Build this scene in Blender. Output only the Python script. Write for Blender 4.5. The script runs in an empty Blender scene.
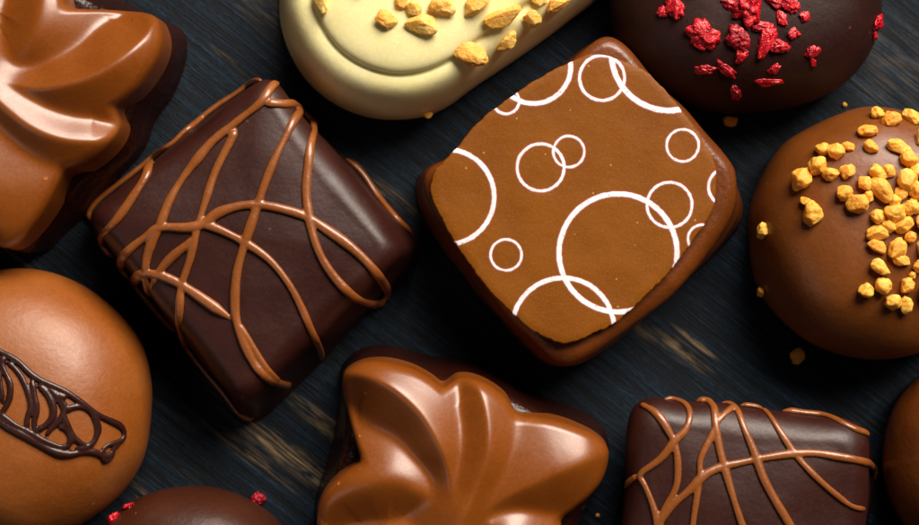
import bpy, bmesh, math, random
import numpy as np
from mathutils import Vector, Matrix, noise
from mathutils.bvhtree import BVHTree

# 1 unit of the working drawings = 0.1 mm; everything is scaled to metres when linked
S = 1e-4
D = 1600.0                       # camera height in working units
scene = bpy.context.scene
COL = scene.collection
random.seed(7)

def W(px, py, z=0.0):
    k = (D - z) / D
    return Vector(((px - 459.5) * k, (262.5 - py) * k, z))
def W2(pts, z=0.0):
    return np.array([W(p[0], p[1], z)[:2] for p in pts])

# ------------------------------------------------------------------ materials
def srgb(r, g, b):
    f = lambda c: (c/255/12.92) if c/255 <= .04045 else ((c/255+.055)/1.055)**2.4
    return (f(r), f(g), f(b), 1)

class NT:
    def __init__(s, name):
        s.m = bpy.data.materials.new(name); s.m.use_nodes = True
        s.n = s.m.node_tree.nodes; s.l = s.m.node_tree.links
        s.b = s.n['Principled BSDF']; s.tc = s.n.new('ShaderNodeTexCoord')
    def new(s, t, **kw):
        n = s.n.new(t)
        for k, v in kw.items(): setattr(n, k, v)
        return n
    def map(s, scale, rot=0, src='Object', loc=(0, 0, 0)):
        # rot first (about z) then scale, in working units
        a = s.new('ShaderNodeMapping'); a.inputs['Rotation'].default_value = (0, 0, rot)
        a.inputs['Scale'].default_value = (1/S,)*3
        s.l.new(s.tc.outputs[src], a.inputs[0])
        b = s.new('ShaderNodeMapping'); b.inputs['Scale'].default_value = scale; b.inputs['Location'].default_value = loc
        s.l.new(a.outputs[0], b.inputs[0]); return b.outputs[0]
    def noise(s, vec, scale, detail=3, rough=.5, dist=0):
        n = s.new('ShaderNodeTexNoise'); n.inputs['Scale'].default_value = scale
        n.inputs['Detail'].default_value = detail; n.inputs['Roughness'].default_value = rough
        n.inputs['Distortion'].default_value = dist
        s.l.new(vec, n.inputs['Vector']); return n.outputs['Fac']
    def ramp(s, fac, stops, interp='LINEAR'):
        r = s.new('ShaderNodeValToRGB'); r.color_ramp.interpolation = interp
        e = r.color_ramp.elements
        while len(e) < len(stops): e.new(.5)
        for i, (p, c) in enumerate(stops):
            e[i].position = p; e[i].color = c if len(c) == 4 else (*c, 1)
        s.l.new(fac, r.inputs[0]); return r.outputs[0]
    def rampf(s, fac, a, b):
        return s.ramp(fac, [(a, (0, 0, 0)), (b, (1, 1, 1))])
    def mix(s, fac, a, b, mode='MIX'):
        m = s.new('ShaderNodeMix', data_type='RGBA', blend_type=mode)
        for sock, v in ((m.inputs['Factor'], fac), (m.inputs[6], a), (m.inputs[7], b)):
            if hasattr(v, 'links'): s.l.new(v, sock)
            else: sock.default_value = v
        return m.outputs[2]
    def math(s, op, a, b=0.0, c=0.0, clamp=False):
        m = s.new('ShaderNodeMath', operation=op); m.use_clamp = clamp
        for i, v in enumerate((a, b, c)):
            if hasattr(v, 'links'): s.l.new(v, m.inputs[i])
            else: m.inputs[i].default_value = v
        return m.outputs[0]
    def bump(s, h, dist, strength=1.0, prev=None):
        b = s.new('ShaderNodeBump'); b.inputs['Distance'].default_value = dist*S
        b.inputs['Strength'].default_value = strength
        s.l.new(h, b.inputs['Height'])
        if prev: s.l.new(prev, b.inputs['Normal'])
        return b.outputs[0]
    def set(s, **kw):
        for k, v in kw.items():
            sock = s.b.inputs[k.replace('_', ' ')]
            if hasattr(v, 'links'): s.l.new(v, sock)
            else: sock.default_value = v

def chocolate(name, col, col2, rough, sss=0.0, srad=(1, .4, .2), sscale=6, spec=.5, specks=True, bumpd=.5, speck_col=None, coat=0):
    t = NT(name)
    v = t.map((1, 1, 1))
    n1 = t.noise(v, .016, 3, .55); n2 = t.noise(v, .35, 3, .6)
    c = t.mix(t.rampf(n1, .35, .7), col, col2)
    c = t.mix(t.math('MULTIPLY', t.rampf(n2, .45, .75), .22), c, tuple(x*1.5 for x in col2[:3])+(1,))
    if specks:      # sparse crumbs of dust on the surface
        vo = t.new('ShaderNodeTexVoronoi', feature='F1'); vo.inputs['Scale'].default_value = .045
        vo.inputs['Randomness'].default_value = 1
        t.l.new(v, vo.inputs['Vector'])
        wn = t.new('ShaderNodeSeparateColor'); t.l.new(vo.outputs['Color'], wn.inputs[0])
        rad = t.math('MULTIPLY', t.math('SUBTRACT', wn.outputs[0], .5, clamp=True), .17)
        m = t.math('LESS_THAN', vo.outputs['Distance'], rad)
        m = t.math('MULTIPLY', m, t.rampf(t.noise(v, .5, 2), .4, .55))
        c = t.mix(t.math('MULTIPLY', m, .6), c, speck_col or tuple(min(1, x*3+.02) for x in col2[:3])+(1,))
        v2 = t.new('ShaderNodeTexVoronoi', feature='F1'); v2.inputs['Scale'].default_value = .028; t.l.new(v, v2.inputs['Vector'])
        w2 = t.new('ShaderNodeSeparateColor'); t.l.new(v2.outputs['Color'], w2.inputs[0])
        pin = t.math('LESS_THAN', v2.outputs['Distance'], t.math('MULTIPLY', t.math('SUBTRACT', w2.outputs[1], .55, clamp=True), .09))
        c = t.mix(t.math('MULTIPLY', pin, .6), c, tuple(x*.25 for x in col[:3])+(1,))
    t.set(Base_Color=c, Specular_IOR_Level=spec)
    r = t.math('ADD', t.math('MULTIPLY', n2, .14), rough-.07)
    r = t.math('ADD', r, t.math('MULTIPLY', t.math('SUBTRACT', n1, .5), .18))
    t.set(Roughness=r)
    if sss:
        t.set(Subsurface_Weight=sss, Subsurface_Radius=srad, Subsurface_Scale=sscale*S)
    if coat: t.set(Coat_Weight=coat, Coat_Roughness=.18)
    h = t.noise(v, .03, 4, .55)
    b = t.bump(h, bumpd*4, .35)
    b = t.bump(t.noise(v, .3, 3, .6), bumpd*.35, .5, b)
    t.set(Normal=b)
    return t.m

MILK = chocolate('milk_chocolate', srgb(120, 60, 9), srgb(132, 70, 16), .35, .05, sscale=4, spec=.7, coat=.1, bumpd=.22)
MILK_ROUND = chocolate('milk_chocolate_round', srgb(104, 54, 12), srgb(118, 63, 17), .42, .05, sscale=5, bumpd=.9)
CARAMEL = chocolate('milk_chocolate_ball', srgb(138, 71, 8), srgb(148, 82, 20), .48, .06, sscale=6, spec=.9, bumpd=.8)
BODY = chocolate('milk_chocolate_enrobing', srgb(92, 45, 10), srgb(112, 56, 16), .34, .05, bumpd=1.3)
DARK = chocolate('dark_chocolate', srgb(44, 14, 8), srgb(54, 19, 11), .46, 0, bumpd=.7, speck_col=srgb(120, 70, 40), spec=.5)
DARKBASE = chocolate('dark_chocolate_glossy', srgb(34, 12, 7), srgb(44, 16, 10), .26, 0, bumpd=2.6, speck_col=srgb(120, 70, 40), coat=.0, spec=.35)
DARKROUND = chocolate('dark_chocolate_round', srgb(36, 12, 8), srgb(46, 17, 11), .5, 0, bumpd=.8, spec=.35, speck_col=srgb(120, 50, 45))
REDBROWN = chocolate('dark_milk_chocolate', srgb(54, 23, 9), srgb(64, 28, 12), .4, 0, bumpd=.8, speck_col=srgb(150, 90, 50))
DRIZ = chocolate('milk_drizzle', srgb(126, 68, 24), srgb(144, 82, 34), .34, .08, sscale=3, spec=.8, specks=False, bumpd=.7, coat=.05)
DDRIZ = chocolate('dark_drizzle', srgb(46, 21, 17), srgb(56, 27, 22), .33, 0, specks=False, bumpd=.6)
WHITE = chocolate('white_chocolate', srgb(251, 237, 168), srgb(253, 241, 182), .33, .2, (1, .85, .3), 9, specks=False, bumpd=.5)

def nut_mat(name, c1, c2, c3):
    t = NT(name); v = t.map((1, 1, 1))
    oi = t.new('ShaderNodeObjectInfo')
    n = t.noise(v, .12, 4, .6)
    c = t.mix(t.rampf(n, .35, .7), c1, c2)
    c = t.mix(t.math('MULTIPLY', oi.outputs['Random'], .55), c, c3)
    t.set(Base_Color=c, Roughness=.42, Subsurface_Weight=.55, Subsurface_Radius=(1, .6, .2), Subsurface_Scale=5*S)
    t.set(Normal=t.bump(t.noise(v, .28, 4, .65), 2.2, .9))
    return t.m
NUT = nut_mat('roasted_nut', srgb(248, 172, 44), srgb(255, 212, 108), srgb(238, 146, 24))
ALMOND = nut_mat('chopped_almond', srgb(252, 190, 70), srgb(255, 232, 150), srgb(244, 156, 26))

def berry_mat():
    t = NT('freeze_dried_raspberry'); v = t.map((1, 1, 1)); oi = t.new('ShaderNodeObjectInfo')
    n = t.noise(v, .22, 4, .65)
    c = t.ramp(n, [(.30, srgb(96, 2, 16)), (.46, srgb(190, 6, 28)), (.62, srgb(222, 26, 42)), (.74, srgb(250, 150, 130))])
    c = t.mix(t.math('MULTIPLY', t.rampf(oi.outputs['Random'], .45, 1), .7), c, srgb(110, 10, 28))
    t.set(Base_Color=c, Roughness=.27, Coat_Weight=.3, Subsurface_Weight=.12, Subsurface_Radius=(1, .1, .1), Subsurface_Scale=3*S)
    t.set(Normal=t.bump(t.noise(v, .5, 3, .6), 1.6, .8))
    return t.m
BERRY = berry_mat()

def wood_mat():
    t = NT('stained_wood')
    A = math.radians(38)
    flat = t.map((1, 1, 1))
    wob = t.noise(flat, .006, 2)
    v0 = t.map((.007, .15, 1), A); v1 = t.map((.016, .55, 1), A); v2 = t.map((.12, 1.4, 1), A)
    v3 = t.map((.004, .02, 1), A)
    fine = t.noise(v1, 1, 5, .65); hair = t.noise(v2, 1, 4, .7); broad = t.noise(v0, 1, 4, .6, .3); patch = t.noise(v3, 1, 2, .5)
    c = t.ramp(broad, [(.34, srgb(3, 8, 14)), (.5, srgb(7, 20, 33)), (.68, srgb(20, 46, 66))])
    c = t.mix(t.math('MULTIPLY', t.rampf(fine, .52, .70), .45), c, srgb(56, 80, 98))
    c = t.mix(t.rampf(hair, .52, .34), c, srgb(10, 14, 18), 'MIX')
    # worn spots where the stain is rubbed through to the pale wood, at fixed places on the board
    tot = None
    for (px, py, L, w, a) in [(285, 452, 80, 15, 1.1), (325, 425, 50, 11, .95), (250, 455, 60, 8, .9), (228, 60, 24, 3.5, .9), (280, 22, 60, 22, .28),
                              (684, 352, 38, 8, 1.1), (695, 342, 30, 3.5, 1.2), (330, 180, 90, 20, .35), (385, 190, 60, 7, .5), (130, 485, 50, 12, .4),
                              (640, 330, 50, 9, .4), (900, 70, 90, 50, .16), (10, 250, 40, 10, .3), (210, 385, 60, 10, .3)]:
        p = W(px, py)
        mp = t.new('ShaderNodeMapping', vector_type='TEXTURE')   # inverse: translate, rotate, scale
        mp.inputs['Location'].default_value = (p.x*S, p.y*S, 0)
        mp.inputs['Rotation'].default_value = (0, 0, -A); mp.inputs['Scale'].default_value = (L*S, w*S, 1)
        t.l.new(t.tc.outputs['Object'], mp.inputs[0])
        le = t.new('ShaderNodeVectorMath', operation='LENGTH'); t.l.new(mp.outputs[0], le.inputs[0])
        g = t.math('MULTIPLY', t.math('SUBTRACT', 1.15, le.outputs['Value'], clamp=True), a)
        tot = g if tot is None else t.math('MAXIMUM', tot, g)
    wear = t.math('ADD', t.math('MULTIPLY', tot, 1.05), t.math('MULTIPLY', t.rampf(patch, .6, .8), .12))
    st = t.rampf(t.math('ADD', t.math('MULTIPLY', fine, .6), t.math('MULTIPLY', broad, .4)), .44, .62)
    wear = t.math('MULTIPLY', wear, t.math('MULTIPLY', st, t.rampf(t.noise(t.map((.03, .12, 1), A), 1, 3, .6), .38, .6)), clamp=True)
    c = t.mix(wear, c, t.mix(hair, srgb(110, 84, 50), srgb(206, 176, 126)))
    t.set(Base_Color=c, Roughness=t.math('ADD', t.math('MULTIPLY', fine, .3), .45), Specular_IOR_Level=.16)
    b = t.bump(broad, 3, .4); b = t.bump(fine, 2.2, .5, b); b = t.bump(hair, 1.2, .6, b)
    t.set(Normal=b)
    return t.m
WOOD = wood_mat()

# ------------------------------------------------------------------ objects
class Thing:
    def __init__(s, name, label, cat, base, group=None):
        o = bpy.data.objects.new(name, None); COL.objects.link(o)
        o.empty_display_size = .003
        o.location = Vector(base)*S; o['label'] = label; o['category'] = cat
        if group: o['group'] = group
        s.o = o; s.base = Vector(base)

def mesh_of(verts, faces, smooth=True):
    m = bpy.data.meshes.new('m'); m.from_pydata([tuple(v) for v in verts], [], faces); m.update()
    m.polygons.foreach_set('use_smooth', [smooth]*len(m.polygons)); return m

def link_part(name, m, mat, thing, label=None, origin=None):
    m.name = name; m.materials.clear(); m.materials.append(mat)
    org = Vector(origin) if origin is not None else thing.base
    m.transform(Matrix.Scale(S, 4) @ Matrix.Translation(-org)); m.update()
    o = bpy.data.objects.new(name, m); COL.objects.link(o); o.parent = thing.o
    o.location = (org - thing.base)*S
    if label: o['label'] = label
    return o

def link_top(name, m, mat, label, cat, origin, group=None):
    m.name = name; m.materials.clear(); m.materials.append(mat)
    m.transform(Matrix.Scale(S, 4) @ Matrix.Translation(-Vector(origin))); m.update()
    o = bpy.data.objects.new(name, m); COL.objects.link(o); o.location = Vector(origin)*S
    o['label'] = label; o['category'] = cat
    if group: o['group'] = group
    return o

# closed smooth outline -> radius by angle
NTH = 360
TH = np.linspace(-math.pi, math.pi, NTH, endpoint=False)
def catmull(P, closed=True, sub=16):
    P = np.asarray(P, float); n = len(P); out = []
    rng = range(n) if closed else range(n-1)
    for i in rng:
        if closed: p0, p1, p2, p3 = P[i-1], P[i], P[(i+1) % n], P[(i+2) % n]
        else: p0, p1, p2, p3 = P[max(i-1, 0)], P[i], P[i+1], P[min(i+2, n-1)]
        for t in np.linspace(0, 1, sub, endpoint=False):
            out.append(.5*((2*p1)+(-p0+p2)*t+(2*p0-5*p1+4*p2-p3)*t*t+(-p0+3*p1-3*p2+p3)*t**3))
    if not closed: out.append(P[-1])
    return np.array(out)
def radius(pts, c, th=TH):
    d = pts - np.array(c); a = np.arctan2(d[:, 1], d[:, 0]); r = np.hypot(d[:, 0], d[:, 1])
    o = np.argsort(a); a = a[o]; r = r[o]
    a = np.concatenate([a-2*math.pi, a, a+2*math.pi]); r = np.tile(r, 3)
    return np.interp(th, a, r)
def smooth_r(R, k):
    for _ in range(k): R = (np.roll(R, 1)+2*R+np.roll(R, -1))/4
    return R
def rounded(poly, r):
    """polygon with straight sides and round corners"""
    P = np.asarray(poly, float); n = len(P); out = []
    for i in range(n):
        a, b, c = P[i-1], P[i], P[(i+1) % n]
        u = (a-b)/np.linalg.norm(a-b); v = (c-b)/np.linalg.norm(c-b)
        p, q = b+u*r, b+v*r
        for t in np.linspace(0, 1, 14): out.append((1-t)**2*p+2*t*(1-t)*b+t*t*q)
        nx = P[(i+1) % n]; w = np.array(c)-v*r
        for t in np.linspace(0, 1, 30)[1:-1]: out.append(q*(1-t)+w*t)
    return np.array(out)

def loft(rows, c, topc):
    n = len(rows[0]); verts = np.concatenate(rows); faces = []
    for j in range(len(rows)-1):
        a = j*n
        for i in range(n):
            k = (i+1) % n; faces.append((a+i, a+k, a+n+k, a+n+i))
    last = (len(rows)-1)*n; verts = np.vstack([verts, topc])
    ci = len(verts)-1
    for i in range(n): faces.append((last+i, last+(i+1) % n, ci))
    return verts, faces

def fnoise(v, s, off): return noise.noise(Vector((v[0]*s+off, v[1]*s-off, v[2]*s+off*.5)))
def wobble(verts, amp, s, seed, zk=.5):
    out = verts.copy()
    for i, v in enumerate(verts):
        q = fnoise(v, s, seed*3.1); q2 = fnoise(v, s, seed*3.1+40); q3 = fnoise(v, s, seed*3.1+80)
        out[i, 0] += amp*q; out[i, 1] += amp*q2
        if v[2] > 1: out[i, 2] += amp*zk*q3
    return out

def ring_pts(c, R, z, th=TH):
    z = np.broadcast_to(z, R.shape)
    return np.stack([c[0]+R*np.cos(th), c[1]+R*np.sin(th), z], 1)

def enrobed(c, topR, baseR, H, bevel, crown=3, amp=1.5, seed=1, foot=4, side_bulge=2, th=TH):
    rows = []
    rows.append(ring_pts(c, baseR+foot*.2, 0, th))
    for t in np.linspace(0, 1, 18):
        z = 1+(H-bevel-1)*t
        R = baseR+(topR-baseR)*t**.9 + foot*math.exp(-((t-.04)/.07)**2) + side_bulge*math.sin(math.pi*t)
        rows.append(ring_pts(c, R, z, th))
    for a in np.linspace(0, math.pi/2, 14)[1:]:
        rows.append(ring_pts(c, topR-bevel+bevel*math.cos(a), H-bevel+bevel*math.sin(a), th))
    Ri = topR-bevel
    for k in np.linspace(1, 0, 34)[1:-1]:
        rows.append(ring_pts(c, Ri*k, H+crown*(1-k**2), th))
    v, f = loft(rows, c, [c[0], c[1], H+crown])
    return wobble(v, amp, .02, seed), f

def dome(c, R, H, e=.75, foot=3, amp=1.5, seed=1, squash=.93):
    """rounded dome: R outline at its widest, a superelliptic profile above, tucked in at the table"""
    rows = []
    zb = H*.28
    for t in np.linspace(0, 1, 10):
        rr = R*(squash+(1-squash)*math.sin(t*math.pi/2)) + foot*math.exp(-((t-.06)/.1)**2)
        rows.append(ring_pts(c, rr, zb*t))
    for a in np.linspace(0, math.pi/2, 64)[1:-1]:
        rows.append(ring_pts(c, R*math.cos(a)**e, zb+(H-zb)*math.sin(a)**.95))
    v, f = loft(rows, c, [c[0], c[1], H])
    return wobble(v, amp, .016, seed), f

def bvh(v, f): return BVHTree.FromPolygons([Vector(p) for p in v], f)
EYE = Vector((0, 0, D))
def hit(tree, px, py):
    d = (W(px, py)-EYE).normalized()
    loc, nor, i, dist = tree.ray_cast(EYE, d)
    return loc, nor

# --------- drizzle: tubes laid on the body and melted together
def drizzle(tree, strands, rad, seed=0, lift=.25, vox=.9, mid=None):
    verts, faces = [], []
    rnd = random.Random(seed)
    for si, st in enumerate(strands):
        pts = catmull([p[:2] for p in st], closed=False, sub=10)
        k = rnd.uniform(.85, 1.1)
        P = []; last = None
        for i, p in enumerate(pts):
            h, n = hit(tree, p[0], p[1])
            if h is None and mid is not None:       # just outside the outline: hang it on the rim
                dd = Vector((mid[0]-p[0], mid[1]-p[1])).normalized()
                for q in range(1, 90):
                    h, n = hit(tree, p[0]+dd.x*q*.2, p[1]+dd.y*q*.2)
                    if h is not None:
                        n = (n*.5+Vector((-dd.x, dd.y, .3)).normalized()).normalized(); h = h+Vector((-dd.x, dd.y, 0))*1.5; break
            if h is None:
                if last is None: continue
                # off the edge: carry on sagging down the side from the last point on the body
                w = W(p[0], p[1], max(last[0].z-3, 4)); h = w; n = last[1]
            if n.z < 0: n = -n
            P.append((h.copy(), n.copy())); last = (h, n)
        if len(P) < 3: continue
        # smooth path
        Lp = len(P); Q = [h + n*rad*(lift-.55*max(0, 1-min(i, Lp-1-i)/5)) for i, (h, n) in enumerate(P)]
        for _ in range(10):
            Q = [Q[0]]+[(Q[i-1]+Q[i]*2+Q[i+1])/4 for i in range(1, len(Q)-1)]+[Q[-1]]
        for i in range(Lp):      # keep the strand on, not in, the chocolate
            loc, nor, _, _ = tree.find_nearest(Q[i])
            want = rad*(lift-.55*max(0, 1-min(i, Lp-1-i)/5)); dd_ = (Q[i]-loc).dot(nor)
            if dd_ < want: Q[i] = Q[i]+nor*(want-dd_)
        for _ in range(3):
            Q = [Q[0]]+[(Q[i-1]+Q[i]*2+Q[i+1])/4 for i in range(1, len(Q)-1)]+[Q[-1]]
        m = 12; base = len(verts); L = len(Q)
        for i in range(L):
            t = (Q[min(i+1, L-1)]-Q[max(i-1, 0)]).normalized()
            n = P[i][1]; b = t.cross(n)
            if b.length < .1: b = Vector((1, 0, 0))
            b.normalize(); nn = b.cross(t)
            e = min(i, L-1-i)
            r = rad*k*(1+.34*noise.noise(Vector((i*.07, si*7.7, seed)))+.07*noise.noise(Vector((i*.2, si*3.1, seed))))
            r *= min(1, .35+.11*e)
            if len(st[0]) > 2: r *= st[0][2]
            for j in range(m):
                a = 2*math.pi*j/m
                verts.append(Q[i]+b*math.cos(a)*r+nn*math.sin(a)*r*.70)
        for i in range(L-1):
            for j in range(m):
                q = (j+1) % m
                faces.append((base+i*m+j, base+i*m+q, base+(i+1)*m+q, base+(i+1)*m+j))
        faces.append(tuple(base+j for j in range(m))[::-1]); faces.append(tuple(base+(L-1)*m+j for j in range(m)))
    me = mesh_of(verts, faces)
    o = bpy.data.objects.new('tmp', me); COL.objects.link(o)
    r = o.modifiers.new('r', 'REMESH'); r.mode = 'VOXEL'; r.voxel_size = vox
    s = o.modifiers.new('s', 'SMOOTH'); s.factor = .5; s.iterations = 5
    dg = bpy.context.evaluated_depsgraph_get(); dg.update()
    m2 = bpy.data.meshes.new_from_object(o.evaluated_get(dg))
    bpy.data.objects.remove(o); bpy.data.meshes.remove(me)
    m2.polygons.foreach_set('use_smooth', [True]*len(m2.polygons))
    return m2

# --------- small bits: chopped nuts and dried raspberry
def bit(kind, a, b, c, seed):
    rnd = random.Random(seed)
    bm = bmesh.new(); bmesh.ops.create_icosphere(bm, subdivisions=4, radius=1)
    planes = []
    np_ = {'nut': 6, 'almond': 9, 'berry': 3}[kind]
    for _ in range(np_):
        n = Vector((rnd.gauss(0, 1), rnd.gauss(0, 1), rnd.gauss(0, .8))).normalized()
        planes.append((n, rnd.uniform(.52, .85) if kind != 'nut' else rnd.uniform(.70, .95)))
    off = rnd.uniform(0, 90)
    for v in bm.verts:
        p = v.co.copy()
        lo = noise.noise(p*1.0+Vector((off, 0, 0))); mi = noise.noise(p*2.4+Vector((0, off, 0))); hi = noise.noise(p*6+Vector((0, 0, off)))
        if kind == 'nut': r = 1+.38*lo+.16*mi+.03*hi
        elif kind == 'almond': r = 1+.42*lo+.22*mi+.06*hi
        else: r = 1+.55*lo+.50*mi+.20*hi
        p = p*r
        for n, d in planes:
            e = p.dot(n)-d
            if e > 0: p -= n*e*(.93 if kind == 'almond' else .85)
        v.co = Vector((p.x*a, p.y*b, p.z*c))
    bm.normal_update()
    m = bpy.data.meshes.new('bit'); bm.to_mesh(m); bm.free()
    m.polygons.foreach_set('use_smooth', [True]*len(m.polygons))
    return m

def place_bit(tree, kind, px, py, a, b, c, rot, seed, sink=.55):
    h, n = hit(tree, px, py)
    if h is None: return None, None
    if n.z < 0: n = -n
    m = bit(kind, a, b, c, seed)
    q = n.to_track_quat('Z', 'Y').to_matrix().to_4x4()
    m.transform(Matrix.Translation(h+n*c*sink) @ q @ Matrix.Rotation(math.radians(rot), 4, 'Z'))
    return m, h+n*c*sink

def add_bits(thing, tree, kind, name, mat, lst, seed0, cz=.8):
    for i, e in enumerate(lst):
        px, py, a, b, rot = e[:5]
        g = {'nut': 1.12, 'almond': 1.08, 'berry': 1.02}[kind]; a *= g; b *= g
        m, o = place_bit(tree, kind, px, py, a, b, min(a, b)*cz, rot, seed0+i)
        if m: link_part(name, m, mat, thing, origin=o)

# ------------------------------------------------------------------ the board
def board():
    v = [(-1400, -1000, 0), (1400, -1000, 0), (1400, 1000, 0), (-1400, 1000, 0)]
    m = mesh_of(v, [(0, 1, 2, 3)], False)
    m.name = 'tabletop'; m.materials.append(WOOD); m.transform(Matrix.Scale(S, 4)); m.update()
    o = bpy.data.objects.new('tabletop', m); COL.objects.link(o); o['kind'] = 'structure'
board()

CAT = 'chocolate'
# ------------------------------------------------------------------ large drizzled square
def drizzled_square(top_px, base_px, H, strands, label, seed, rad, bevel=27, rc=16, mid=(245, 245)):
    top = rounded(W2(top_px, H), rc); base = rounded(W2(base_px, 0), rc+6)
    c = top.mean(0)
    tR = smooth_r(radius(top, c), 6); bR = smooth_r(radius(base, c), 6)
    v, f = enrobed(c, tR, bR, H, bevel, crown=7, amp=3.4, seed=seed, foot=3, side_bulge=1)
    th = Thing('drizzled_chocolate', label, CAT, (c[0], c[1], 0), 'square dark chocolates with milk drizzle')
    link_part('body', mesh_of(v, f), DARK, th)
    tree = bvh(v, f)
    link_part('drizzle', drizzle(tree, strands, rad, seed, mid=mid), DRIZ, th)
    return th, tree

st1 = [
 [(262,73),(251,79),(236,91),(220,103),(205,113),(193,124),(182,136),(167,149),(151,159),(136,167),(124,179),(110,191),(95,201),(84,211),(84,219)],
 [(151,160),(149,172),(136,193),(117,220),(101,238),(97,250),(99,258)],
 [(280,80),(270,89),(262,102),(243,117),(228,129),(213,141),(201,155),(189,170),(178,186),(168,204),(160,226),(152,242),(146,262),(147,284),(151,297)],
 [(262,103),(278,104),(297,106),(309,108),(315,117),(311,136),(308,167),(306,193),(309,216),(313,236),(322,259),(339,283),(358,299),(373,303),(384,302),(384,314)],
 [(302,108),(297,114),(286,136),(270,170),(259,201),(250,228),(244,246),(237,272),(235,299),(237,323),(247,350),(256,367),(268,378),(283,384),(291,385)],
 [(234,320),(245,334),(256,352),(270,373),(283,385)],
 [(236,128),(231,141),(216,170),(207,197),(200,219),(195,238),(190,260),(182,284),(180,306),(182,333),(191,360),(210,386),(230,407),(246,417),(254,417)],
 [(125,283),(121,272),(122,262),(130,249),(150,234),(161,227),(186,228),(205,224),(216,214),(239,206),(262,205),(286,210),(307,217),(324,228),(347,244),(366,261),(381,280),(387,291),(385,304)],
 [(200,224),(213,227),(231,235),(249,245),(270,260),(289,284),(302,309),(312,333),(320,350),(322,361)],
 [(197,236),(188,244),(172,257),(159,272),(150,291)],
 [(169,341),(157,327),(146,311),(138,294),(135,284),(138,276),(147,273),(163,276),(182,285),(203,299),(234,321)],
 [(350,155),(362,174),(381,201),(400,224),(415,237)],
]
drizzled_square([(266,70),(78,214),(243,412),(411,252)], [(263,76),(86,216),(254,426),(428,250)], 110, st1,
    'large dark square chocolate with crossing milk chocolate drizzle lines, below the white one', 3, 4.4)

st2 = [
 [(640,404),(646,407),(659,416),(672,438),(676,449),(678,467),(676,488),(665,508),(659,528),(657,560),(665,600)],
 [(664,399),(674,400),(686,405),(690,416),(685,431),(674,441),(661,459),(640,474),(645,485),(656,515),(657,540)],
 [(640,474),(632,480),(624,488)],
 [(695,399),(705,400),(714,408),(715,423),(719,447),(724,467),(733,498),(742,525),(760,575),(790,620)],
 [(690,560),(692,530),(696,501),(700,477),(700,459),(709,441),(718,421),(731,409),(737,406)],
 [(721,403),(735,407),(744,429),(754,452),(765,483),(789,524),(815,570)],
 [(655,530),(661,519),(677,501),(692,488),(704,475),(721,467),(739,463),(763,458),(791,454),(814,453),(840,457),(861,461),(872,467),(876,480)],
 [(740,404),(750,406),(765,411),(778,429),(791,449),(804,465),(822,483),(840,498),(853,507),(866,509)],
 [(783,408),(800,410),(819,413),(845,425),(861,432),(874,434)],
]
drizzled_square([(632,398),(880,424),(862,660),(618,640)], [(644,408),(874,428),(856,640),(622,630)], 100, st2,
    'dark square chocolate with milk chocolate drizzle, cut by the bottom edge of the photo', 9, 3.7, rc=30, bevel=30, mid=(750, 500))

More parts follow.
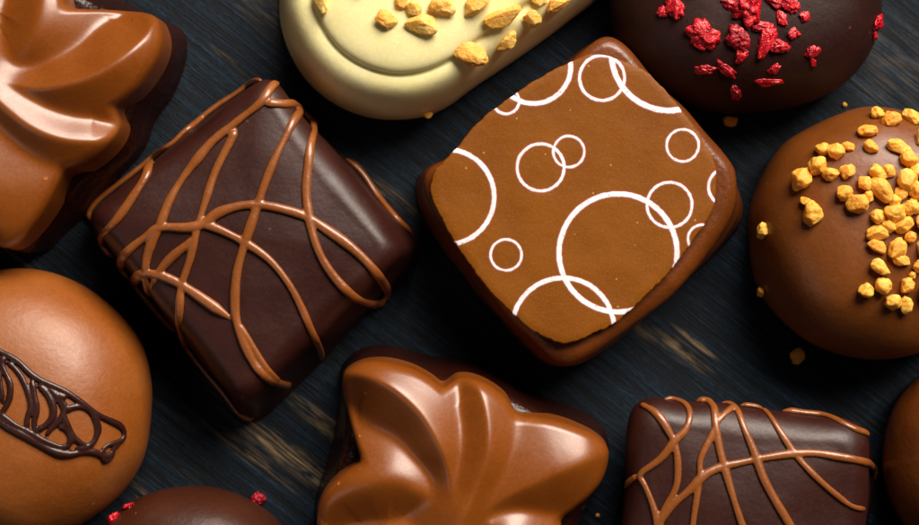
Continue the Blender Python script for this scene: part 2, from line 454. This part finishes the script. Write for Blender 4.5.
# ------------------------------------------------------------------ printed square
def printed():
    body_px = [(578,49),(600,37),(620,44),(646,72),(684,112),(722,155),(738,182),(747,207),(737,232),(690,280),(640,324),(590,360),(562,369),(538,360),
               (500,322),(455,265),(430,228),(417,197),(422,172),(456,153),(508,106),(550,74)]
    plate_px = [(609,56),(632,64),(654,78),(681,109),(705,143),(716,170),(716,195),(711,214),(695,239),(667,274),(626,315),(592,335),(575,342),(561,344),(545,338),(530,329),
                (506,308),(482,281),(455,243),(438,213),(430,192),(434,172),(448,157),(482,119),(517,92),(551,71),(578,58),(594,54)]
    Hb = 96; Ht = 106
    base = catmull(W2(body_px, 20))
    c = W2([(574, 200)], Ht)[0]
    bR = radius(base, c)
    plate = catmull(W2(plate_px, Ht), sub=10)
    NP = 720; thp = np.linspace(-math.pi, math.pi, NP, endpoint=False)
    pR = radius(plate, c, thp)
    rs = np.array([.7*fnoise((x*.01, 0, 0), 30, 5)+.9*fnoise((x*.01, 0, 0), 9, 15) for x in range(NP)])
    pR = pR + rs
    pRc = radius(plate, c)
    topR = np.minimum(bR-9, pRc+22)
    topR = np.maximum(topR, pRc-3)
    topR = smooth_r(topR, 3)
    th = Thing('printed_chocolate', 'milk chocolate square with white rings printed on its flat top', CAT, (c[0], c[1], 0))
    v, f = enrobed(c, topR, bR-3, Hb, 14, crown=2, amp=3.2, seed=21, foot=3, side_bulge=2)
    link_part('body', mesh_of(v, f), BODY, th)
    # the thin printed plate laid on top
    rows = [ring_pts(c, pR-4, Hb-6, thp), ring_pts(c, pR-.8, Hb-1, thp), ring_pts(c, pR, Ht-3, thp), ring_pts(c, pR-.3, Ht-1.1, thp), ring_pts(c, pR-.9, Ht-.4, thp), ring_pts(c, pR-1.9, Ht, thp)]
    for k in np.linspace(1, 0, 20)[1:-1]: rows.append(ring_pts(c, (pR-1.9)*k, Ht+.0*k, thp))
    v, f = loft(rows, c, [c[0], c[1], Ht])
    v = wobble(v, .5, .05, 4)
    # material with the rings
    t = NT('printed_plate'); vv = t.map((1, 1, 1))
    n1 = t.noise(vv, .02, 3, .5); n2 = t.noise(vv, .5, 3, .7)
    col = t.mix(t.rampf(n1, .3, .7), srgb(119, 65, 3), srgb(131, 75, 7))
    col = t.mix(t.math('MULTIPLY', t.rampf(n2, .5, .75), .35), col, srgb(168, 104, 40))
    vo = t.new('ShaderNodeTexVoronoi'); vo.inputs['Scale'].default_value = .05; t.l.new(vv, vo.inputs['Vector'])
    sp = t.math('LESS_THAN', vo.outputs['Distance'], .05)
    col = t.mix(t.math('MULTIPLY', sp, .5), col, srgb(220, 160, 100))
    rings = [(540.6,167.5,23.5,3.2),(568.7,151.7,15.5,2.6),(602,78,22.5,3.2),(669,53,57.6,6),(533.7,66.6,37,5),(506,101,13,2.8),(446.6,197,47.5,5),
             (506,255,15.5,2.6),(618,253,59,5.6),(669.5,205,22.5,3),(682.6,145.5,16,2.6),(563,329,51,5),(727,187,18.5,3),(702,239,14,2.6)]
    k = (D-Ht)/D; tot = None
    wobv = t.math('MULTIPLY', t.math('SUBTRACT', t.noise(vv, .22, 3, .6), .5), 1.6)
    for (px, py, r, w) in rings:
        p = W(px, py, Ht)
        sub = t.new('ShaderNodeVectorMath', operation='DISTANCE')
        t.l.new(t.tc.outputs['Object'], sub.inputs[0]); sub.inputs[1].default_value = ((p.x-c[0])*S, (p.y-c[1])*S, Ht*S)
        d = t.math('MULTIPLY', sub.outputs['Value'], 1/S)
        d = t.math('ABSOLUTE', t.math('SUBTRACT', d, r*k))
        d = t.math('SUBTRACT', t.math('ADD', d, wobv), w*k*.46)      # <0 inside the line
        tot = d if tot is None else t.math('MINIMUM', tot, d)
    ink = t.math('SUBTRACT', .5, t.math('MULTIPLY', tot, 1.1), clamp=True)
    ink = t.math('MULTIPLY', ink, t.math('SUBTRACT', 1, t.math('MULTIPLY', t.rampf(t.noise(vv, .35, 4, .7), .60, .68), .75)))
    ink = t.math('MULTIPLY', ink, t.math('ADD', .82, t.math('MULTIPLY', t.rampf(t.noise(vv, .05, 2), .3, .6), .18)))
    edge = t.math('SUBTRACT', 1.4, t.math('MULTIPLY', tot, .9), clamp=True)
    col = t.mix(t.math('MULTIPLY', edge, .55), col, srgb(170, 80, 78))
    col = t.mix(ink, col, srgb(250, 244, 250))
    t.set(Base_Color=col, Roughness=t.math('ADD', t.math('MULTIPLY', n2, .2), .4), Specular_IOR_Level=.22, Subsurface_Weight=.1,
          Subsurface_Radius=(1, .4, .2), Subsurface_Scale=3*S)
    b = t.bump(n1, 4, .4); b = t.bump(t.noise(vv, .09, 3, .6), 1.0, .35, b); b = t.bump(n2, .25, .3, b); b = t.bump(ink, .5, .5, b); t.set(Normal=b)
    link_part('printed_plate', mesh_of(v, f), t.m, th)
    tree = bvh(v, f)
    return th
printed()

# ------------------------------------------------------------------ leaf shaped moulded pralines
# mould drawn in the pixel frame of the lower one, its centre at C0
C0 = np.array([460., 498.])
OUT = [(342,378),(350,368),(366,361),(388,361),(412,367),(430,377),(441,385),(449,382),(458,377),(474,378),(492,386),(507,398),(517,413),(531,416),(552,419),(577,427),(597,436),(608,447),
       (609,461),(603,479),(590,496),(574,511),(561,524),(570,545),(574,570),(560,592),(530,602),(495,598),(470,610),(440,622),(410,612),(385,592),(350,585),(326,566),(317,540),
       (317,515),(323,495),(337,478),(352,467),(361,459),(356,441),(348,420),(342,398)]
RIDGES = [ # points, heights along, slope left of travel / slope right of travel, ridge rounding
 ([(346,372),(372,376),(398,389),(423,412),(440,440),(449,468),(452,505)], [106,122,131,134,134,129,122], .66, .66, 3),   # upper left lobe
 ([(470,376),(481,394),(488,422),(486,452),(474,484),(460,515),(452,560),(462,610)], [112,124,131,135,136,136,130,115], .68, .56, 3.5),          # twisted band
 ([(612,448),(588,455),(562,466),(535,478),(508,490),(484,505)], [104,121,129,130,127,122], .62, .26, 5),                # right lobe
 ([(318,516),(340,494),(368,480),(396,477),(422,490),(440,512)], [104,116,124,126,121,112], .5, .5, 7),                # lower left lobe
 ([(325,560),(370,560),(410,556),(440,545)], [104,118,124,118], .5, .5, 8),
 ([(572,580),(545,556),(515,530),(490,522)], [104,120,128,124], .6, .6, 5),
]
def star_F(P):
    """height above the table of the moulded top at mould points P (n,2) in y-down pixel frame"""
    zs = []
    for pts, hs, sl, sr, rr in RIDGES:
        hp = [(p[0], p[1], h) for p, h in zip(pts, hs)]
        C = catmull(hp, closed=False, sub=36)
        best = np.full(len(P), 1e9); val = np.zeros(len(P)); sgn = np.zeros(len(P))
        for i in range(len(C)-1):
            a, b = C[i, :2], C[i+1, :2]; ab = b-a; L2 = ab@ab
            t = np.clip(((P-a)@ab)/L2, 0, 1)
            q = a+t[:, None]*ab; dx = P-q; d2 = (dx**2).sum(1)
            m = d2 < best
            best[m] = d2[m]; val[m] = (C[i, 2]+(C[i+1, 2]-C[i, 2])*t)[m]
            sgn[m] = (ab[0]*dx[:, 1]-ab[1]*dx[:, 0])[m]
        d = np.sqrt(best); sd = np.clip(sgn/np.sqrt((ab@ab))/8, -1, 1)   # + : right of travel on screen
        slope = sl+(sr-sl)*(sd*.5+.5)
        zs.append(val-slope*(np.sqrt(d*d+rr*rr)-rr)-.0005*d*d)
    Z = np.array(zs); k = 2.8
    M = Z.max(0)
    return M+k*np.log(np.exp((Z-M)/k).sum(0))

def leaf_praline(center_px, rot, label, seed, refz=100):
    """rot: degrees clockwise on screen from the mould drawing"""
    a = math.radians(rot); R = np.array([[math.cos(a), -math.sin(a)], [math.sin(a), math.cos(a)]])
    k = (D-refz)/D
    def place(P):     # mould pixel -> world
        q = (np.asarray(P)-C0)@R.T
        return np.stack([(center_px[0]+q[:, 0]-459.5)*k, (262.5-center_px[1]-q[:, 1])*k], 1)
    def unplace(X):
        q = np.stack([X[:, 0]/k+459.5-center_px[0], 262.5-X[:, 1]/k-center_px[1]], 1)
        return q@R+C0
    out = place(catmull(OUT)); c = place([C0])[0]
    n = 560; th_ = np.linspace(-math.pi, math.pi, n, endpoint=False)
    oR = smooth_r(radius(out, c, th_), 2)
    zbot = 62
    th = Thing('leaf_chocolate', label, CAT, (c[0], c[1], 0), 'moulded leaf shaped chocolates')
    # dark foot
    nb = 360
    # convex hull of the outline, loosely filled in
    hp = sorted(map(tuple, out)); hull = []
    for seq in (hp, hp[::-1]):
        st = []
        for p in seq:
            while len(st) > 1 and (st[-1][0]-st[-2][0])*(p[1]-st[-2][1])-(st[-1][1]-st[-2][1])*(p[0]-st[-2][0]) <= 0: st.pop()
            st.append(p)
        hull += st[:-1]
    HP = []
    for i in range(len(hull)):
        p, q = np.array(hull[i]), np.array(hull[(i+1) % len(hull)])
        for t in np.linspace(0, 1, 8, endpoint=False): HP.append(p*(1-t)+q*t)
    hR = radius(np.array(HP), c); r0 = radius(out, c)
    oS = smooth_r(.7*hR+.3*r0, 14)
    oS = smooth_r(np.maximum(oS, r0-1), 8)-4
    v, f = enrobed(c, oS+2, oS+12, 74, 16, crown=0, amp=4.5, seed=seed, foot=2, side_bulge=2)
    link_part('dark_base', mesh_of(v, f), DARKBASE, th)
    # milk top
    rows = []
    rim = star_F(unplace(ring_pts(c, oR, 0, th_)[:, :2]))
    for q in (0, .35, .7): rows.append(ring_pts(c, oR+1.5*(1-q), zbot+(np.maximum(rim-14, 72)-zbot)*q, th_))
    ks = np.concatenate([[0, .6, 1.4, 2.6, 4.2, 6.2, 8.5], ])
    bev = 9.
    for s in ks:
        X = ring_pts(c, oR-s, 0, th_); F = np.maximum(star_F(unplace(X[:, :2])), 80)
        drop = bev*(1-math.sqrt(max(0, 1-((bev-s)/bev)**2))) if s < bev else 0
        X[:, 2] = F-drop; rows.append(X)
    for q in np.linspace(1, 0, 110)[1:-1]:
        X = ring_pts(c, (oR-9.5)*q, 0, th_); X[:, 2] = np.maximum(star_F(unplace(X[:, :2])), 80)
        rows.append(X)
    zc = star_F(unplace(np.array([[c[0], c[1]]])))[0]
    v, f = loft(rows, c, [c[0], c[1], zc])
    v = wobble(v, 1.6, .02, seed+5, .6)
    link_part('milk_top', mesh_of(v, f), MILK, th)
    return th
leaf_praline(C0, 0, 'leaf shaped milk chocolate with dark foot at the bottom edge, beside the small drizzled square', 11)
def rot2(dx, dy, deg):
    a = math.radians(deg); return dx*math.cos(a)-dy*math.sin(a), dx*math.sin(a)+dy*math.cos(a)
dx, dy = rot2(C0[0]-346, C0[1]-368, 107.5)
leaf_praline(np.array([162+dx, 22+dy]), 107.5, 'leaf shaped milk chocolate with wide dark side in the top left corner', 14)

# ------------------------------------------------------------------ white capsule chocolate
def capsule(c1, d, L, r, n):
    nn = (d[1], -d[0]); P = []
    a0 = math.atan2(-d[1], -d[0])
    c2 = (c1[0]+d[0]*L, c1[1]+d[1]*L)
    for t in np.linspace(-math.pi/2, math.pi/2, n): P.append((c1[0]+r*math.cos(a0+t), c1[1]+r*math.sin(a0+t)))
    for t in np.linspace(0, 1, n)[1:-1]: P.append((P[n-1][0]*(1-t)+(c2[0]+r*math.cos(a0+math.pi-math.pi/2))*t, P[n-1][1]*(1-t)+(c2[1]+r*math.sin(a0+math.pi/2))*t))
    for t in np.linspace(-math.pi/2, math.pi/2, n): P.append((c2[0]+r*math.cos(a0+math.pi+t), c2[1]+r*math.sin(a0+math.pi+t)))
    q = P[-1]
    for t in np.linspace(0, 1, n)[1:-1]: P.append((q[0]*(1-t)+P[0][0]*t, q[1]*(1-t)+P[0][1]*t))
    return P
def white_choc():
    H = 112; d = (.814, -.581)
    base = W2(capsule((394, 7), d, 150, 113, 40), 0)
    wide = W2(capsule((395, 6), d, 150, 111, 40), 30)
    c = base.mean(0)
    bR = radius(base, c); wR = smooth_r(radius(wide, c), 1)
    line = W2(capsule((400, -14), d, 150, 92, 40), 92); lR = radius(line, c)
    rows = [ring_pts(c, bR-7, 0), ring_pts(c, bR-2, 5), ring_pts(c, bR+1, 12)]
    for t in np.linspace(0, 1, 26)[1:]:
        a = t*math.pi/2
        R = wR+(lR-wR)*(1-math.cos(a)**.9) ; z = 24+(93-24)*math.sin(a)**.95
        rows.append(ring_pts(c, R, z))
    rows.append(ring_pts(c, lR-1.5, 92.3)); rows.append(ring_pts(c, lR-2.6, 92.8)); rows.append(ring_pts(c, lR-4.4, 93.3)); 
    for a in np.linspace(0, math.pi/2, 40)[1:-1]:
        rows.append(ring_pts(c, (lR-4.4)*math.cos(a), 93.3+(H-93.3)*math.sin(a)**.7))
    v, f = loft(rows, c, [c[0], c[1], H]); v = wobble(v, 1.4, .02, 33)
    th = Thing('nut_topped_chocolate', 'white chocolate oval scattered with chopped almonds', CAT, (c[0], c[1], 0))
    link_part('body', mesh_of(v, f), WHITE, th)
    tree = bvh(v, f)
    lst = [(320,0,12,7,10),(386,20,13,8,25),(424,24,17,9,-35),(441,6,13,9,-10),(413,8,9,8,40),(470,52,11,16,20),(506,42,12,9,30),(531,19,8,11,10),(499,15,20,9,-15),
           (477,4,14,10,15),(555,4,14,7,-10),(538,-2,9,8,0),(402,1,8,6,70),(360,-14,12,9,30),(455,-25,14,10,50),(515,-30,13,9,20),(570,-35,12,9,-30),(410,-40,12,8,0)]
    add_bits(th, tree, 'almond', 'nut_piece', ALMOND, lst, 500, .6)
    m, o = place_bit(tree, 'nut', 427, 112, 5, 4, 4, 0, 777)
    if m: link_part('nut_piece', m, NUT, th, origin=o)
white_choc()

def superell(cx, cy, rx, ry, e, rot=0, n=120):
    P = []
    for i in range(n):
        t = 2*math.pi*i/n; x = rx*math.copysign(abs(math.cos(t))**(2/e), math.cos(t)); y = ry*math.copysign(abs(math.sin(t))**(2/e), math.sin(t))
        a = math.radians(rot); P.append((cx+x*math.cos(a)-y*math.sin(a), cy+x*math.sin(a)+y*math.cos(a)))
    return P
def dome_from(px_outline, zref, H, e, seed, amp=1.5, squash=.93, foot=3):
    o = W2(px_outline, zref); c = o.mean(0); R = radius(o, c)
    v, f = dome(c, R, H, e, foot, amp, seed, squash); return c, v, f

# ------------------------------------------------------------------ round one with nut crumbs
def nut_round():
    c, v, f = dome_from(superell(876, 234, 125, 125, 2.05), 40, 122, .60, 41, 4.5, foot=6)
    th = Thing('nut_topped_chocolate', 'round milk chocolate heaped with golden nut crumbs', CAT, (c[0], c[1], 0))
    link_part('body', mesh_of(v, f), MILK_ROUND, th); tree = bvh(v, f)
    L = [(877,116,6,7),(891,122,8,7),(911,120,9,6),(867,133,10,6),(871,148,5,7),(897,148,11,6),(823,151,6,6),(837,153,7,8),(848,148,4,5),(819,167,8,8),(804,180,10,9),(831,175,6,7),
         (847,172,7,6),(908,160,7,8),(807,202,4,5),(813,215,10,8),(845,193,7,7),(857,204,9,9),(865,184,6,7),(877,173,8,6),(888,172,6,6),(880,190,8,11),(905,181,9,9),(916,191,7,8),
         (894,201,6,6),(911,207,8,7),(893,213,8,8),(877,217,6,6),(903,225,9,6),(877,233,9,6),(916,172,6,6),(765,230,7,5),(901,193,5,6),(877,246,5,8),(897,249,9,7),
         (900,260,7,5),(879,267,8,6),(866,290,6,6),(882,286,7,7),(892,301,7,7),(905,304,5,8),(907,285,6,6),(912,275,3,3),(918,266,5,5),(763,291,4,7),(868,197,5,5),
         (925,200,8,8),(928,180,8,7),(923,222,7,7),(930,240,8,7),(924,250,7,8),(932,160,8,7),(922,140,7,7),(926,290,7,7),(888,226,6,6),(910,237,5,5)]
    rnd = random.Random(5)
    lst = [(x, y, a*1.02, b*1.02, rnd.uniform(-40, 40) if abs(a-b) < 3 else (-20 if a > b else 10)) for x, y, a, b in L]
    add_bits(th, tree, 'nut', 'nut_crumb', NUT, lst, 900, .85)
nut_round()

# ------------------------------------------------------------------ dark one with raspberry
def berry_dark():
    c, v, f = dome_from(superell(746, -8, 135, 119, 2.5, -3), 40, 110, .5, 51, 2)
    th = Thing('raspberry_topped_chocolate', 'dark chocolate scattered with many crimson raspberry flakes at the top edge', CAT, (c[0], c[1], 0), 'chocolates topped with raspberry')
    link_part('body', mesh_of(v, f), DARKROUND, th); tree = bvh(v, f)
    lst = [(675,5,13,8,10),(663,13,5,5,0),(703,34,13,11,0),(699,46,5,4,0),(703,70,10,5,25),(739,37,11,10,0),(741,57,6,6,30),(724,68,12,4,-30),(735,92,6,8,0),(761,27,11,5,5),
           (766,42,7,14,-20),(779,46,9,7,0),(769,82,14,4,-8),(774,69,6,4,30),(781,19,4,8,0),(793,33,5,5,0),(749,6,14,13,0),(774,0,11,6,0),(790,3,9,7,0),(812,52,7,5,0),(812,61,3,5,0),
           (805,17,5,5,40),(883,7,8,7,0),(877,22,7,9,20),(874,36,4,5,0),(829,94,2,5,0),(728,1,7,5,0),(700,-15,12,9,0),(735,-25,12,10,0),(770,-30,12,8,0),(815,-20,11,9,0)]
    add_bits(th, tree, 'berry', 'raspberry_piece', BERRY, lst, 1300, .45)
berry_dark()
def berry_brown():
    c, v, f = dome_from(superell(186, 608, 122, 117, 2.02), 60, 100, .55, 61, 1.5)
    th = Thing('raspberry_topped_chocolate', 'reddish brown round chocolate with two raspberry flakes, rim showing at the bottom edge', CAT, (c[0], c[1], 0), 'chocolates topped with raspberry')
    link_part('body', mesh_of(v, f), REDBROWN, th); tree = bvh(v, f)
    add_bits(th, tree, 'berry', 'raspberry_piece', BERRY, [(114,519,6,5,30),(129,507,6,4,-20),(170,560,12,9,0),(215,575,10,8,0),(190,600,12,10,0)], 1500, .7)
berry_brown()

# ------------------------------------------------------------------ round one with dark lace
def lace_round():
    c, v, f = dome_from(superell(11, 406, 140, 138, 2.05), 45, 128, .70, 71, 3.5)
    th = Thing('lace_band_chocolate', 'round milk chocolate with a dark lace band across it, at the left edge', CAT, (c[0], c[1], 0))
    link_part('body', mesh_of(v, f), CARAMEL, th); tree = bvh(v, f)
    # crop frame of (0,330) at 3.5x
    q = lambda L: [(x/3.5, 330+y/3.5) for x, y in L]
    S_ = [q([(-120,20),(-60,45),(0,75),(30,90),(70,115),(110,155),(160,185),(220,210),(280,250),(330,290),(380,315),(420,335),(432,365),(420,390)]),
          q([(-120,250),(-60,280),(0,320),(40,345),(90,370),(140,400),(190,425),(240,435),(290,425),(330,425),(365,440),(400,430)]),
          q([(-120,230),(-50,262),(10,300),(50,330),(100,355),(150,385),(200,405),(250,420)]),
          q([(30,90),(5,110),(20,150),(38,190),(35,240),(15,280),(-5,300)]),
          q([(20,110),(50,130),(80,170),(100,220),(110,270),(95,310),(100,350)]),
          q([(110,165),(120,220),(130,280),(120,330),(140,380)]),
          q([(130,190),(160,215),(185,260),(185,305),(150,340),(130,345)]),
          q([(150,190),(195,225),(215,260),(225,285),(205,320),(175,350),(160,370)]),
          q([(175,200),(205,240),(230,265),(220,300),(240,340),(260,375),(290,400),(330,420)]),
          q([(225,285),(250,270),(290,268),(325,295),(340,340),(330,385),(300,410),(260,415)]),
          q([(200,335),(230,345),(250,375),(235,405),(200,410)]),
          q([(430,355),(425,385),(375,400),(355,425),(365,455),(390,440),(395,410),(425,392)]),
          q([(330,310),(345,340),(335,380)]),
          q([(-110,60),(-60,110),(-55,170),(-80,220),(-60,270)]),
          q([(-40,80),(-10,130),(0,170),(5,210),(10,260)]),
          q([(240,225),(215,235),(200,215)])]
    S_[0] = [(p[0], p[1], 1.05) for p in S_[0]]; S_[1] = [(p[0], p[1], 1.1) for p in S_[1]]; S_[5] = [(p[0], p[1], 1.05) for p in S_[5]]
    link_part('lace_band', drizzle(tree, S_, 3.1, 8, lift=.55, vox=.8), DDRIZ, th)
    # a few blisters on the surface
lace_round()

# ------------------------------------------------------------------ right edge
def edge_round():
    c, v, f = dome_from(superell(1002, 462, 112, 112, 2.1), 50, 112, .7, 81, 2)
    th = Thing('round_chocolate', 'plain brown round chocolate barely showing at the lower right edge', CAT, (c[0], c[1], 0))
    link_part('body', mesh_of(v, f), BODY, th)
    tree = bvh(v, f); link_part('drizzle', drizzle(tree, [[(960,400),(985,430),(1010,470),(1030,510)], [(1040,400),(1020,440),(990,480),(970,520)]], 3.2, 4), DDRIZ, th)
edge_round()

# ------------------------------------------------------------------ loose crumbs on the board
def loose(kind, name, mat, px, py, a, b, seed, label, cat, group):
    c = min(a, b)*.75; m = bit(kind, a, b, c, seed)
    z0 = min(v.co.z for v in m.vertices)
    p = W(px, py, 6); p.z = -z0-.3
    m.transform(Matrix.Translation(p) @ Matrix.Rotation(seed, 4, 'Z'))
    link_top(name, m, mat, label, cat, (p.x, p.y, 0), group)
G = 'loose crumbs on the tabletop'
loose('nut', 'nut_crumb', NUT, 730, 121, 7, 6, 3, 'pale nut crumb on the board below the dark raspberry chocolate', 'crumb', G)
loose('nut', 'nut_crumb', NUT, 798, 356, 7, 9, 6, 'nut crumb in shadow on the board below the round nut chocolate', 'crumb', G)
loose('berry', 'raspberry_crumb', BERRY, 256, 499, 7.5, 7, 12, 'red raspberry crumb lying alone on the blue board', 'crumb', None)

for i, (px, py, r, k, lab) in enumerate([
        (846, 104, 2.6, 'nut', 'tiny nut speck on the board between the dark raspberry chocolate and the round nut chocolate'),
        (598, 516, 2.4, 'nut', 'tiny nut speck on the board just right of the lower leaf chocolate')]):
    loose(k, 'nut_speck', NUT, px, py, r, r*.8, 40+i, lab, 'crumb', G)

# ------------------------------------------------------------------ light, world, camera
def aim(o, target): o.rotation_euler = (Vector(target)-o.location).to_track_quat('-Z', 'Y').to_euler()
def softbox(name, az, el, dist, sx, sy, power, col):
    l = bpy.data.lights.new(name, 'AREA'); l.shape = 'RECTANGLE'; l.size = sx; l.size_y = sy; l.energy = power; l.color = col
    o = bpy.data.objects.new(name, l); COL.objects.link(o)
    a, e = math.radians(az), math.radians(el)
    o.location = (dist*math.cos(e)*math.cos(a), dist*math.cos(e)*math.sin(a), dist*math.sin(e)); aim(o, (0, 0, 0)); return o
softbox('window_light', 62, 41, .55, .38, .28, 6.7, (1, .89, .77))
softbox('reflector', 215, 42, .6, .3, .2, .16, (1, .93, .92))
w = bpy.data.worlds.new('World'); scene.world = w; w.use_nodes = True
bg = w.node_tree.nodes['Background']; bg.inputs[0].default_value = (.75, .85, 1, 1); bg.inputs[1].default_value = .012

cam = bpy.data.cameras.new('camera'); co = bpy.data.objects.new('camera', cam); COL.objects.link(co)
co.location = (0, 0, D*S); cam.sensor_width = 36; cam.lens = 36*D/919
cam.clip_start = .005; cam.clip_end = 10
cam.dof.use_dof = True; cam.dof.focus_distance = (D-105)*S; cam.dof.aperture_fstop = 26
scene.camera = co
scene.render.engine = 'CYCLES'
scene.render.resolution_x = 1024; scene.render.resolution_y = 585
vs = scene.view_settings; vs.view_transform = 'Standard'; vs.look = 'None'; vs.exposure = 0; vs.gamma = 1
